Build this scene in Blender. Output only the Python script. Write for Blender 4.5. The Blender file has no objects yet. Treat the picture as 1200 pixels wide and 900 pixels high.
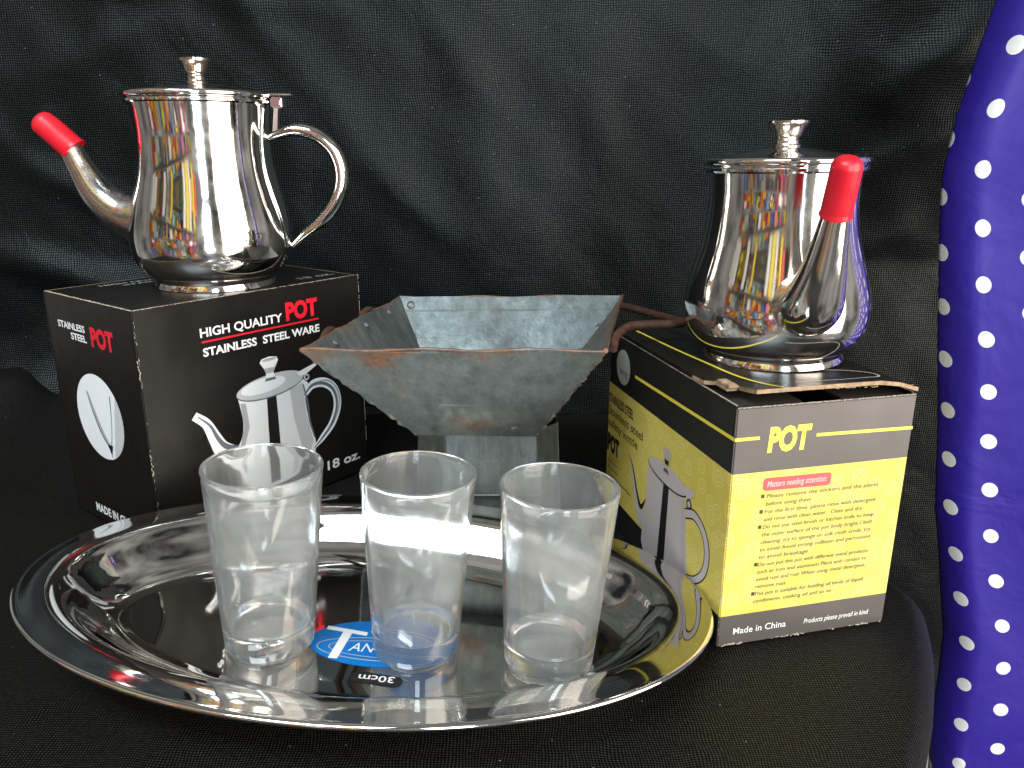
import bpy, bmesh, math, random
from mathutils import Vector, Matrix
C = 0.01                       # everything below is authored in centimetres
R = math.radians
sc = bpy.context.scene
col = sc.collection

# ------------------------------------------------------------------ camera
cam = bpy.data.objects.new('camera', bpy.data.cameras.new('camera'))
col.objects.link(cam)
cam.data.sensor_width = 36.0
cam.data.lens = 937.6 / 1200 * 36
cam.data.clip_start = 0.01
cam.data.clip_end = 50
PITCH, ROLL = R(16.62), R(0.2156)
fw = Vector((0, math.cos(PITCH), -math.sin(PITCH)))
up0 = Vector((0, math.sin(PITCH), math.cos(PITCH)))
rt0 = Vector((1, 0, 0))
rt = math.cos(ROLL) * rt0 + math.sin(ROLL) * up0
up = math.cos(ROLL) * up0 - math.sin(ROLL) * rt0
M3 = Matrix((rt, up, -fw)).transposed()
cam.matrix_world = Matrix.Translation((0, 0, 20.5 * C)) @ M3.to_4x4()
sc.camera = cam

# ------------------------------------------------------------------ light
world = bpy.data.worlds.new('World')
sc.world = world
world.use_nodes = True
bg = world.node_tree.nodes['Background']
bg.inputs[0].default_value = (0.85, 0.93, 1.0, 1)
bg.inputs[1].default_value = 0.20
_nt = world.node_tree
_tc = _nt.nodes.new('ShaderNodeTexCoord')
_nz = _nt.nodes.new('ShaderNodeTexNoise')
_nz.inputs['Scale'].default_value = 3.2
_nz.inputs['Detail'].default_value = 5
_cr = _nt.nodes.new('ShaderNodeValToRGB')
_e = _cr.color_ramp.elements
_e[0].position, _e[0].color = .36, (.10, .11, .12, 1)
_e[1].position, _e[1].color = .66, (2.1, 2.0, 1.85, 1)
_nt.links.new(_tc.outputs['Generated'], _nz.inputs['Vector'])
_nt.links.new(_nz.outputs['Fac'], _cr.inputs[0])
_nt.links.new(_cr.outputs[0], bg.inputs[0])
sc.view_settings.view_transform = 'Standard'
sc.view_settings.look = 'None'
sc.view_settings.exposure = 0.0
sc.view_settings.gamma = 1.0


def area(name, loc, target, sx, sy, power, color):
    d = bpy.data.lights.new(name, 'AREA')
    d.shape = 'RECTANGLE'
    d.size, d.size_y = sx * C, sy * C
    d.energy = power
    d.color = color
    o = bpy.data.objects.new(name, d)
    col.objects.link(o)
    o.location = Vector(loc) * C
    o.rotation_euler = (Vector(target) - Vector(loc)).to_track_quat('-Z', 'Y').to_euler()
    return o


# daylight through the wide stall opening on the right, warm from the awning
area('stall_opening_light', (150, -80, 45), (0, 38, 14), 150, 210, 70, (1.0, 0.88, 0.77))
# a narrow cool doorway behind the camera
area('doorway_light', (38, -160, 40), (0, 35, 14), 34, 150, 26, (0.84, 0.94, 1.0))
# cool skylight over the left side
area('skylight_light', (-46, -52, 150), (-12, 48, 8), 80, 46, 27, (0.78, 0.91, 1.0))

# ------------------------------------------------------------------ materials
_m = {}


def mat(name, color=(.5, .5, .5), rough=.5, metal=0.0, spec=.5, coat=0.0):
    m = bpy.data.materials.new(name)
    m.use_nodes = True
    b = m.node_tree.nodes['Principled BSDF']
    b.inputs['Base Color'].default_value = (*color, 1)
    b.inputs['Roughness'].default_value = rough
    b.inputs['Metallic'].default_value = metal
    b.inputs['Specular IOR Level'].default_value = spec
    b.inputs['Coat Weight'].default_value = coat
    b.inputs['Coat Roughness'].default_value = .12
    _m[name] = m
    return m


def N(m, t, **kw):
    n = m.node_tree.nodes.new(t)
    for k, v in kw.items():
        if k == 'i':
            for kk, vv in v.items():
                n.inputs[kk].default_value = vv
        else:
            setattr(n, k, v)
    return n


def L(m, a, b):
    m.node_tree.links.new(a, b)


def BS(m):
    return m.node_tree.nodes['Principled BSDF']


def math_(m, op, a, b=None, c=None):
    n = N(m, 'ShaderNodeMath', operation=op)
    for i, v in enumerate((a, b, c)):
        if v is None:
            continue
        if isinstance(v, (int, float)):
            n.inputs[i].default_value = v
        else:
            L(m, v, n.inputs[i])
    return n.outputs[0]


def objco(m):
    return N(m, 'ShaderNodeTexCoord').outputs['Object']


def noise(m, scale, detail=4, rough=.55, vec=None, dist=0.0):
    n = N(m, 'ShaderNodeTexNoise', i={'Scale': scale, 'Detail': detail, 'Roughness': rough, 'Distortion': dist})
    L(m, vec if vec is not None else objco(m), n.inputs['Vector'])
    return n.outputs['Fac']


def ramp(m, fac, stops):
    n = N(m, 'ShaderNodeValToRGB')
    e = n.color_ramp.elements
    while len(e) < len(stops):
        e.new(.5)
    for k, (p, c) in zip(e, stops):
        k.position = p
        k.color = (*c, 1) if len(c) == 3 else c
    L(m, fac, n.inputs[0])
    return n.outputs['Color']


def mixc(m, fac, a, b):
    n = N(m, 'ShaderNodeMix', data_type='RGBA')
    for idx, v in ((0, fac), (6, a), (7, b)):
        if isinstance(v, (int, float)):
            n.inputs[idx].default_value = v
        elif isinstance(v, tuple):
            n.inputs[idx].default_value = (*v, 1)
        else:
            L(m, v, n.inputs[idx])
    return n.outputs[2]


def bump(m, h, dist, strength=1.0):
    n = N(m, 'ShaderNodeBump', i={'Distance': dist, 'Strength': strength})
    L(m, h, n.inputs['Height'])
    L(m, n.outputs[0], BS(m).inputs['Normal'])
    return n


def mapr(m, v, a, b, c, d):
    n = N(m, 'ShaderNodeMapRange', i={1: a, 2: b, 3: c, 4: d})
    L(m, v, n.inputs[0])
    return n.outputs[0]


# black woven cloth: uv in centimetres
def cloth_material(name, lo, hi, rough, pitch, spec, wrinkle):
    m = mat(name, lo, rough, spec=spec)
    uv = N(m, 'ShaderNodeUVMap', uv_map='cm').outputs[0]

    def nz_(scale, detail, dist=0.0):
        n = N(m, 'ShaderNodeTexNoise', i={'Scale': scale, 'Detail': detail, 'Distortion': dist})
        L(m, uv, n.inputs['Vector'])
        return n
    va = N(m, 'ShaderNodeVectorMath', operation='MULTIPLY_ADD')
    L(m, nz_(.35, 2).outputs['Color'], va.inputs[0])
    va.inputs[1].default_value = (.6, .6, 0)
    L(m, uv, va.inputs[2])
    s = N(m, 'ShaderNodeSeparateXYZ')
    L(m, va.outputs[0], s.inputs[0])
    k = 2 * math.pi / pitch
    a = math_(m, 'ADD', s.outputs[0], s.outputs[1])
    b = math_(m, 'SUBTRACT', s.outputs[0], s.outputs[1])
    sa = math_(m, 'SINE', math_(m, 'MULTIPLY', a, k * .7071))
    sb = math_(m, 'SINE', math_(m, 'MULTIPLY', b, k * .7071))
    w = math_(m, 'MULTIPLY', sa, sb)
    fine = nz_(5.0, 3).outputs[0]
    blot = nz_(.12, 3).outputs[0]
    f = math_(m, 'MULTIPLY', mapr(m, w, -.1, 1, 0, 1), mapr(m, fine, .3, .7, .35, 1.1))
    c = mixc(m, f, lo, hi)
    # lint
    vo = N(m, 'ShaderNodeTexVoronoi', voronoi_dimensions='2D', i={'Scale': .55, 'Randomness': 1.0})
    L(m, uv, vo.inputs['Vector'])
    lint = math_(m, 'MULTIPLY', math_(m, 'LESS_THAN', vo.outputs['Distance'], .014), math_(m, 'GREATER_THAN', nz_(.9, 1).outputs[0], .60))
    c = mixc(m, math_(m, 'MULTIPLY', lint, .8), c, (.30, .31, .30))
    L(m, c, BS(m).inputs['Base Color'])
    L(m, mapr(m, blot, .3, .7, rough - .08, rough + .08), BS(m).inputs['Roughness'])
    # the highlight breaks up over the threads
    L(m, mapr(m, f, 0, 1, spec * .35, spec * 1.6), BS(m).inputs['Specular IOR Level'])
    wr = nz_(.22, 3, 1.2).outputs[0]
    wr2 = nz_(1.1, 3, .6).outputs[0]
    h = math_(m, 'ADD', math_(m, 'MULTIPLY', w, .00012), math_(m, 'ADD', math_(m, 'MULTIPLY', wr, wrinkle), math_(m, 'MULTIPLY', wr2, wrinkle * .25)))
    bump(m, h, 1.0, .8)
    return m


cloth_back = cloth_material('black_backdrop_weave', (.0012, .0018, .0020), (.0125, .0168, .0182), .43, .24, .34, .0016)
BS(cloth_back).inputs['Specular Tint'].default_value = (.88, .97, 1.0, 1)
cloth_table = cloth_material('black_table_weave', (.0012, .0012, .0010), (.046, .042, .036), .50, .16, .28, .0009)

# polished steel
def steel(name, color, r0, r1, wob=.00025, wscale=22):
    m = mat(name, color, r0, 1.0)
    co = objco(m)
    sm = mapr(m, noise(m, 38, 6, .7, co, .8), .48, .68, 0, 1)
    base = mapr(m, noise(m, 90, 4, .6, co), .35, .7, r0, r1)
    L(m, math_(m, 'ADD', base, math_(m, 'MULTIPLY', sm, .07)), BS(m).inputs['Roughness'])
    bump(m, noise(m, wscale, 2, .5, co), wob, .6)
    return m


pot_steel = steel('polished_pot_steel', (.78, .76, .73), .045, .10)
satin_steel = steel('satin_spout_steel', (.66, .65, .62), .16, .26, .0002, 150)
spout_steel = steel('polished_spout_steel', (.80, .78, .75), .10, .17, .0002, 60)
knob_steel = steel('knob_steel', (.66, .60, .52), .12, .22)
tray_steel = steel('polished_tray_steel', (.74, .73, .71), .025, .06, .00035, 16)

red_cap = mat('red_rubber', (.62, .008, .022), .34, spec=.6)
L(red_cap, mapr(red_cap, noise(red_cap, 120, 3), .3, .7, .28, .45), BS(red_cap).inputs['Roughness'])

glass = mat('drinking_glass', (.975, .99, .985), .0)
g = BS(glass)
g.inputs['Transmission Weight'].default_value = 1.0
g.inputs['IOR'].default_value = 1.48
L(glass, mapr(glass, noise(glass, 40, 5, .65), .35, .75, .03, .13), g.inputs['Roughness'])
# dusty film on the glass
dif = N(glass, 'ShaderNodeBsdfDiffuse', i={'Color': (.75, .78, .78, 1)})
mx = N(glass, 'ShaderNodeMixShader')
nz = noise(glass, 55, 6, .7)
L(glass, mapr(glass, nz, .28, .72, .045, .15), mx.inputs[0])
L(glass, g.outputs[0], mx.inputs[1])
L(glass, dif.outputs[0], mx.inputs[2])
L(glass, mx.outputs[0], glass.node_tree.nodes['Material Output'].inputs[0])


# zinc / galvanised sheet with rust
def zinc(name, tint, rust_amt, topz=None):
    m = mat(name, tint, .45, .55)
    co = objco(m)
    a = noise(m, 26, 6, .6, co, .5)
    b = noise(m, 160, 5, .7, co)
    c1 = ramp(m, a, [(.26, tuple(x * .75 for x in tint)), (.45, tint), (.62, tuple(min(1, x * 1.12) for x in tint)), (.78, (.46, .46, .42))])
    c2 = ramp(m, b, [(.30, (.05, .045, .035)), (.42, (1, 1, 1))])
    n = N(m, 'ShaderNodeMix', data_type='RGBA', blend_type='MULTIPLY')
    n.inputs[0].default_value = .32
    L(m, c1, n.inputs[6])
    L(m, c2, n.inputs[7])
    sep = N(m, 'ShaderNodeSeparateXYZ')
    L(m, co, sep.inputs[0])
    rim = mapr(m, sep.outputs[2], .098, .116, 0, .17)
    rn = math_(m, 'ADD', noise(m, 28, 7, .7, co, .6), rim)
    ru = mapr(m, rn, .62 - rust_amt, .76 - rust_amt, 0, .9)
    st = N(m, 'ShaderNodeMapping')
    st.inputs['Scale'].default_value = (1, 1, .18)
    L(m, co, st.inputs[0])
    streak = mapr(m, noise(m, 120, 5, .7, st.outputs[0]), .35, .7, .45, 1.15)
    mul = N(m, 'ShaderNodeMix', data_type='RGBA', blend_type='MULTIPLY')
    mul.inputs[0].default_value = .75
    L(m, n.outputs[2], mul.inputs[6])
    L(m, streak, mul.inputs[7])
    chalk = math_(m, 'MULTIPLY', mapr(m, noise(m, 34, 6, .75, co, 1.0), .56, .70, 0, .40), mapr(m, b, .4, .6, .2, 1))
    n = N(m, 'ShaderNodeMix', data_type='RGBA')
    L(m, chalk, n.inputs[0])
    L(m, mul.outputs[2], n.inputs[6])
    n.inputs[7].default_value = (.42, .43, .41, 1)
    rc = ramp(m, b, [(.3, (.07, .025, .010)), (.6, (.22, .095, .035)), (.75, (.34, .20, .09))])
    out = mixc(m, ru, n.outputs[2], rc)
    L(m, out, BS(m).inputs['Base Color'])
    L(m, mapr(m, ru, 0, 1, .6, 0), BS(m).inputs['Metallic'])
    L(m, mapr(m, a, .3, .7, .34, .6), BS(m).inputs['Roughness'])
    bump(m, b, .0006, .5)
    return m


zinc_sheet = zinc('galvanised_sheet', (.185, .215, .212), -.04)
zinc_old = zinc('stained_galvanised_sheet', (.175, .200, .188), .035)
rust_edge = zinc('rusted_hem', (.19, .175, .155), .06)
rust_rod = mat('rusted_rod', (.10, .045, .025), .6, .2)
L(rust_rod, ramp(rust_rod, noise(rust_rod, 220, 5, .7), [(.3, (.030, .013, .009)), (.55, (.085, .038, .022)), (.75, (.15, .075, .042))]), BS(rust_rod).inputs['Base Color'])
bump(rust_rod, noise(rust_rod, 300, 4), .0006, .7)


# printed cardboard
def card(name, color, rough=.34, spec=.5, wear=.9):
    m = mat(name, color, rough, spec=spec)
    co = objco(m)
    sc1 = noise(m, 420, 5, .75, co)
    big = noise(m, 14, 3, .5, co)
    scuff = mapr(m, sc1, .66, .74, 0, wear)
    scuff = math_(m, 'MULTIPLY', scuff, mapr(m, big, .45, .62, 0, 1))
    out = mixc(m, math_(m, 'MULTIPLY', scuff, .35), color, (.30, .26, .20))
    L(m, out, BS(m).inputs['Base Color'])
    L(m, mapr(m, noise(m, 30, 4, .6, co), .3, .7, rough - .06, rough + .1), BS(m).inputs['Roughness'])
    bump(m, noise(m, 15, 3, .5, co), .0022, .6)
    return m


black_card = card('black_printed_card', (.010, .0088, .0078), .30, .40)
kraft = mat('brown_cardboard', (.34, .23, .135), .85)
L(kraft, ramp(kraft, noise(kraft, 300, 4), [(.3, (.20, .125, .07)), (.6, (.40, .28, .17)), (.8, (.52, .40, .27))]), BS(kraft).inputs['Base Color'])
pale_edge = mat('scuffed_card_edge', (.42, .38, .30), .8)
inner_dark = mat('box_inside', (.02, .017, .014), .9)


def yellow_card(name, dark, circles=True):
    m = mat(name, dark, .36)
    co = objco(m)
    s = N(m, 'ShaderNodeSeparateXYZ')
    L(m, co, s.inputs[0])
    zc = math_(m, 'MULTIPLY', s.outputs[2], 100)
    band = math_(m, 'MULTIPLY', math_(m, 'GREATER_THAN', zc, 1.47), math_(m, 'LESS_THAN', zc, 7.95))
    flat = N(m, 'ShaderNodeCombineXYZ')
    L(m, math_(m, 'ADD', s.outputs[0], math_(m, 'MULTIPLY', s.outputs[1], -1)), flat.inputs[0])
    L(m, s.outputs[2], flat.inputs[1])
    vor = N(m, 'ShaderNodeTexVoronoi', voronoi_dimensions='2D', i={'Scale': 105.0, 'Randomness': .9})
    L(m, flat.outputs[0], vor.inputs['Vector'])
    d = math_(m, 'ABSOLUTE', math_(m, 'SUBTRACT', vor.outputs['Distance'], .33))
    ring = math_(m, 'LESS_THAN', d, .035)
    d2 = math_(m, 'LESS_THAN', math_(m, 'ABSOLUTE', math_(m, 'SUBTRACT', vor.outputs['Distance'], .17)), .03)
    ring = math_(m, 'MULTIPLY', math_(m, 'MAXIMUM', ring, d2), .34)
    ye = mixc(m, mapr(m, noise(m, 22, 3, .5, co), .3, .7, 0, 1), (.60, .475, .075), (.66, .545, .125))
    ye = mixc(m, ring, ye, (.82, .74, .34))
    base = mixc(m, band, dark, ye)
    sc1 = mapr(m, noise(m, 380, 5, .75, co), .67, .75, 0, .5)
    base = mixc(m, sc1, base, (.45, .40, .30))
    L(m, base, BS(m).inputs['Base Color'])
    L(m, mapr(m, noise(m, 30, 4, .6, co), .3, .7, .30, .46), BS(m).inputs['Roughness'])
    bump(m, noise(m, 15, 3, .5, co), .0022, .6)
    return m


yellow_panel = yellow_card('yellow_card_front_sheen', (.090, .080, .074))  # front's dark print lightened: the sheen it catches is put into the colour
yellow_side = yellow_card('yellow_and_black_card', (.014, .013, .012))
ink = {}
for nm, c in (('white', (.86, .86, .85)), ('red', (.72, .012, .03)), ('black', (.012, .011, .011)), ('yellow', (.78, .64, .07)),
              ('grey', (.40, .42, .44)), ('midgrey', (.56, .57, .58)), ('paleblue', (.84, .87, .89)), ('pinkgrey', (.46, .39, .38)),
              ('coral', (.70, .075, .085)), ('bluegrey', (.13, .15, .18)), ('fadedblack', (.055, .065, .085)), ('blue', (.0, .165, .52)), ('olive', (.05, .045, .02)),
              ('dullwhite', (.45, .45, .40)), ('dimgrey', (.10, .10, .10)), ('palegrey', (.50, .44, .43))):
    ink[nm] = mat('ink_' + nm, c, .38)

# dotted blue sheet
dots = mat('blue_polka_dot', (.018, .010, .36), .36, spec=.3)
uv = N(dots, 'ShaderNodeUVMap', uv_map='cm').outputs[0]
s = N(dots, 'ShaderNodeSeparateXYZ')
L(dots, uv, s.inputs[0])
PX, PY = 4.5, 2.82
def dotgrid(ox, oy):
    a = math_(dots, 'SUBTRACT', math_(dots, 'FRACT', math_(dots, 'ADD', math_(dots, 'DIVIDE', s.outputs[0], PX), ox)), .5)
    b = math_(dots, 'SUBTRACT', math_(dots, 'FRACT', math_(dots, 'ADD', math_(dots, 'DIVIDE', s.outputs[1], PY), oy)), .5)
    a = math_(dots, 'MULTIPLY', a, PX)
    b = math_(dots, 'MULTIPLY', b, PY)
    r2 = math_(dots, 'ADD', math_(dots, 'MULTIPLY', a, a), math_(dots, 'MULTIPLY', b, b))
    return math_(dots, 'LESS_THAN', r2, .43 ** 2)
dd = math_(dots, 'MAXIMUM', dotgrid(0, 0), dotgrid(.5, .5))
L(dots, mixc(dots, dd, (.017, .007, .20), (.55, .55, .55)), BS(dots).inputs['Base Color'])
L(dots, mapr(dots, noise(dots, 18, 4), .3, .7, .5, .7), BS(dots).inputs['Roughness'])
_vo = N(dots, 'ShaderNodeTexVoronoi', i={'Scale': 13.0, 'Randomness': 1.0})
L(dots, objco(dots), _vo.inputs['Vector'])
bump(dots, math_(dots, 'ADD', math_(dots, 'MULTIPLY', _vo.outputs['Distance'], .8), noise(dots, 28, 3, .5, None, .8)), .0035, .55)


# ------------------------------------------------------------------ mesh helpers (cm in, metres out)
def build(name, verts, faces, material, parent=None, smooth=False, uvs=None, mats=None, fmats=None):
    me = bpy.data.meshes.new(name)
    me.from_pydata([(v[0] * C, v[1] * C, v[2] * C) for v in verts], [], faces)
    for mm in (mats or [material]):
        me.materials.append(mm)
    if fmats:
        for p, k in zip(me.polygons, fmats):
            p.material_index = k
    if uvs:
        lay = me.uv_layers.new(name='cm')
        for lp in me.loops:
            lay.data[lp.index].uv = uvs[lp.vertex_index]
    if smooth:
        for p in me.polygons:
            p.use_smooth = True
    me.update()
    o = bpy.data.objects.new(name, me)
    col.objects.link(o)
    if parent is not None:
        o.parent = parent
    return o


def sharp(o, deg=35):
    me = o.data
    bm = bmesh.new()
    bm.from_mesh(me)
    bmesh.ops.recalc_face_normals(bm, faces=bm.faces)
    for e in bm.edges:
        if len(e.link_faces) == 2 and e.calc_face_angle(0) > R(deg):
            e.smooth = False
    for f in bm.faces:
        f.smooth = True
    bm.to_mesh(me)
    bm.free()
    return o


def tag(o, label, cat, group=None):
    o['label'] = label
    o['category'] = cat
    if group:
        o['group'] = group
    return o


def empty(name, loc, rot=(0, 0, 0)):
    o = bpy.data.objects.new(name, None)
    col.objects.link(o)
    o.empty_display_size = .02
    o.location = Vector(loc) * C
    o.rotation_euler = rot
    return o


def spline(pts, n):
    """Catmull-Rom through points of any dimension"""
    out = []
    P = [tuple(2 * a - b for a, b in zip(pts[0], pts[1]))] + [tuple(p) for p in pts] + [tuple(2 * a - b for a, b in zip(pts[-1], pts[-2]))]
    for i in range(1, len(P) - 2):
        for k in range(n):
            t = k / n
            out.append(tuple(.5 * ((2 * b) + (-a + c) * t + (2 * a - 5 * b + 4 * c - d) * t * t + (-a + 3 * b - 3 * c + d) * t ** 3)
                             for a, b, c, d in zip(P[i - 1], P[i], P[i + 1], P[i + 2])))
    out.append(tuple(pts[-1]))
    return out


def lathe(name, prof, material, parent, seg=96, close=False):
    """prof: list of (r,z)"""
    verts, faces = [], []
    n = len(prof)
    for r, z in prof:
        for k in range(seg):
            a = 2 * math.pi * k / seg
            verts.append((r * math.cos(a), r * math.sin(a), z))
    rng = n if close else n - 1
    for i in range(rng):
        for k in range(seg):
            a, b = i * seg, ((i + 1) % n) * seg
            faces.append((a + k, a + (k + 1) % seg, b + (k + 1) % seg, b + k))
    o = build(name, verts, faces, material, parent)
    bm = bmesh.new()
    bm.from_mesh(o.data)
    bmesh.ops.remove_doubles(bm, verts=bm.verts, dist=1e-6)
    bm.to_mesh(o.data)
    bm.free()
    return sharp(o)


def tube(name, pts, radii, material, parent, seg=24, cap=True, flat=None, dome=False):
    pts = [Vector(p) for p in pts]
    n = len(pts)
    T = []
    for i in range(n):
        a, b = pts[max(0, i - 1)], pts[min(n - 1, i + 1)]
        T.append((b - a).normalized())
    ref = Vector((0, 1, 0)) if abs(T[0].y) < .9 else Vector((1, 0, 0))
    nx = (ref - ref.dot(T[0]) * T[0]).normalized()
    verts, faces = [], []
    for i in range(n):
        nx = (nx - nx.dot(T[i]) * T[i]).normalized()
        ny = T[i].cross(nx)
        fl = flat[i] if flat else 1.0
        for k in range(seg):
            a = 2 * math.pi * k / seg
            verts.append(tuple(pts[i] + radii[i] * (math.cos(a) * nx * fl + math.sin(a) * ny)))
    for i in range(n - 1):
        for k in range(seg):
            faces.append((i * seg + k, i * seg + (k + 1) % seg, (i + 1) * seg + (k + 1) % seg, (i + 1) * seg + k))
    if cap:
        faces.append(tuple(range(seg))[::-1])
        faces.append(tuple(range((n - 1) * seg, n * seg)))
    o = build(name, verts, faces, material, parent)
    return sharp(o, 50)


def hexa(name, lo8, material, parent=None, mats=None, fmats=None, bev=0.0):
    """8 corners: bottom ring 4 then top ring 4"""
    f = [(3, 2, 1, 0), (4, 5, 6, 7), (0, 1, 5, 4), (1, 2, 6, 5), (2, 3, 7, 6), (3, 0, 4, 7)]
    o = build(name, lo8, f, material, parent, mats=mats, fmats=fmats)
    bm = bmesh.new()
    bm.from_mesh(o.data)
    bmesh.ops.recalc_face_normals(bm, faces=bm.faces)
    if bev:
        bmesh.ops.bevel(bm, geom=list(bm.edges), offset=bev * C, segments=2, affect='EDGES')
    bm.to_mesh(o.data)
    bm.free()
    return o


def bx(name, x0, x1, y0, y1, z0, z1, material, parent=None, mats=None, fmats=None, bev=0.0):
    return hexa(name, [(x0, y0, z0), (x1, y0, z0), (x1, y1, z0), (x0, y1, z0), (x0, y0, z1), (x1, y0, z1), (x1, y1, z1), (x0, y1, z1)],
                material, parent, mats, fmats, bev)


# ------------------------------------------------------------------ the setting: black cloth on the stand and behind
def h2(x, y):
    return (math.sin(x * .31 + 1.3) * math.sin(y * .27 + .4) + .5 * math.sin(x * .63 - y * .41) + .35 * math.sin(x * .22 + y * .8))


EDGE = [(8, 7.0), (16, 10.6), (20, 13.0), (22.6, 14.3), (26, 16.4), (29.5, 18.2), (32, 19.2), (33.6, 19.6), (35.5, 19.3), (38, 18.6), (45, 18.0), (62, 17.6)]
ed = spline(EDGE, 8)


def edge_x(y):
    for (a, b), (c, d) in zip(ed, ed[1:]):
        if a <= y <= c:
            return b + (d - b) * (y - a) / max(1e-6, c - a)
    return ed[-1][1]


verts, uvs, faces = [], [], []
ny, nx, nd = 110, 110, 16
rr = 1.1
for i in range(ny + 1):
    y = 9 + (60.5 - 9) * i / ny
    ex = edge_x(y)
    ln = 0
    for j in range(nx + 1):
        x = -62 + (ex - rr + 62) * j / nx
        z = -.10 + .08 * h2(x, y) * .5
        z = min(z, -.012)
        kx = max(0, min(1, (-20.5 - x) / 7))
        ky = max(0, min(1, (y - 43) / 15))
        z += kx * kx * (3 - 2 * kx) * ky * ky * (3.6 + 1.1 * math.sin(x * .42 + .5) + .5 * math.sin(x * 1.1 + y * .3))
        verts.append((x, y, z))
        uvs.append((x, y))
    for j in range(1, nd + 1):
        if j <= 8:
            a = (math.pi / 2) * j / 8
            x, z = ex - rr + rr * math.sin(a), -.06 - rr * (1 - math.cos(a))
            ln = rr * a
        else:
            d = (j - 8) * 3.2
            x, z = ex + .35 * math.sin(y * .9 + d * .1) * min(1, d / 6) - .02 * d, -.06 - rr - d
            ln = rr * math.pi / 2 + d
        verts.append((x, y, z))
        uvs.append((ex - rr + ln, y))
w = nx + 1 + nd
for i in range(ny):
    for j in range(w - 1):
        faces.append((i * w + j, i * w + j + 1, (i + 1) * w + j + 1, (i + 1) * w + j))
tc = build('table_cloth', verts, faces, cloth_table, None, True, uvs)
tc['kind'] = 'structure'
tc['label'] = 'black woven cloth covering the stand'

# folds given as soft ridges along segments on the sheet (x, z in cm)
RIDGES = [(-36, 19, -27, 14.5, 1.0, .55), (-40, 12.5, -28, 9.5, 1.3, .8), (-33, 10, -25, 10.6, .9, .5), (-6.2, 30, -4.2, 25.5, 1.5, .28),
          (-8.5, 27.5, -5.6, 24.6, 1.2, .16), (-10, 19, -5, 13.5, 1.2, .35), (-3.5, 33, -2.2, 15, 2.2, .45), (26, 24, 33, 30, 1.6, .9),
          (22, 17, 31, 22, 1.0, .6), (22, 12, 29, 14.5, 1.2, .6), (12, 29, 19, 24, 1.3, .3), (-24, 29, -34, 25, 1.3, .4),
          (-30, 31.5, -12, 29.5, .9, .25), (5, 27, 8, 15, 1.6, .25), (-44, 28, -38, 21, 1.2, .5), (-41, 3, -30, 9, .9, .6), (-44, -2, -34, 5, 1.1, .7),
          (-14, 24, -9, 16, 1.5, .3), (16, 19, 22, 15, 1.1, .35), (-20, 31, -16, 26, 1.2, .25)]


def fold(x, z):
    d = 0
    for x0, z0, x1, z1, wd, am in RIDGES:
        ux, uz = x1 - x0, z1 - z0
        l2 = ux * ux + uz * uz
        t = ((x - x0) * ux + (z - z0) * uz) / l2
        tt = max(0, min(1, t))
        qx, qz = x - (x0 + ux * tt), z - (z0 + uz * tt)
        d += am * math.exp(-(qx * qx + qz * qz) / (wd * wd)) * (.6 + .4 * math.sin(3.1 * tt + .3))
    d += .22 * h2(x * .6, z * .5 + 3) + .07 * math.sin(x * .9 + .5 * z) * math.sin(z * .5 + .2 * x) + .035 * math.sin(x * 1.7 - .9 * z + 2) * math.sin(z * .7 + 1)
    k = max(0, min(1, (-19 - x) / 6))
    k = k * k * (3 - 2 * k)
    d += k * 5.5 * max(0, min(1, (6.5 - z) / 6.5)) ** 2
    return d


verts, uvs, faces = [], [], []
nxx, nzz = 230, 150
for j in range(nzz + 1):
    z = -30 + 75 * j / nzz
    for i in range(nxx + 1):
        x = -62 + 112 * i / nxx
        bulge = 5.0 * math.exp(-((x - 32) / 9) ** 2) * max(0, min(1, (z - 12) / 14))
        y = 61.5 - fold(x, z) - bulge
        verts.append((x, y, z))
        uvs.append((x, z * 1.03))
for j in range(nzz):
    for i in range(nxx):
        a = j * (nxx + 1) + i
        faces.append((a, a + 1, a + nxx + 2, a + nxx + 1))
bc = build('backdrop_cloth', verts, faces, cloth_back, None, True, uvs)
bc['kind'] = 'structure'
bc['label'] = 'black woven cloth hanging as a creased backdrop'

# blue polka dot sheet hanging at the right
verts, uvs, faces = [], [], []
na, nh = 100, 110
for j in range(nh + 1):
    z = -24 + 64 * j / nh
    # where its left fold stands at this height
    lx = 22.1
    KX = [(-40, 28.5), (-16, 26.6), (-7.5, 26.2), (.4, 24.4), (9.5, 23.2), (15, 22.4), (19.3, 21.9), (22, 22.1), (27, 23.1), (42, 27)]
    for (za, xa), (zb, xb) in zip(KX, KX[1:]):
        if za <= z <= zb:
            lx = xa + (xb - xa) * (z - za) / (zb - za)
    base = []
    for i in range(na + 1):
        t = i / na * 20.0
        if t < 2.6:
            a = (t / 2.6) * math.pi / 2
            x = lx + 1.35 * (1 - math.cos(a))
            y = 42.2 - 1.9 * math.sin(a)
        else:
            u_ = t - 2.6
            x = lx + 1.35 + u_ * .97
            y = 40.3 - .16 * u_ + .12 * math.sin(u_ * .8 + .08 * z) - .12 * math.sin(.08 * z)
        y += .10 * math.sin(z * .33 + t * .5) * min(1, t / 3) + .04 * math.sin(z * .8 - t * .9)
        x += .05 * math.sin(z * .27 + 1)
        verts.append((x, y, z))
        uvs.append((t + .06 * (z - 19), z + 1.7))
for j in range(nh):
    for i in range(na):
        a = j * (na + 1) + i
        faces.append((a, a + 1, a + na + 2, a + na + 1))
bl = build('polka_dot_sheet', verts, faces, dots, None, True, uvs)
sol = bl.modifiers.new('t', 'SOLIDIFY')
sol.thickness = .0006
tag(bl, 'royal blue sheet with white polka dots hanging beside the black backdrop', 'fabric')

# ------------------------------------------------------------------ printing on box faces
_cap = None


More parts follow.
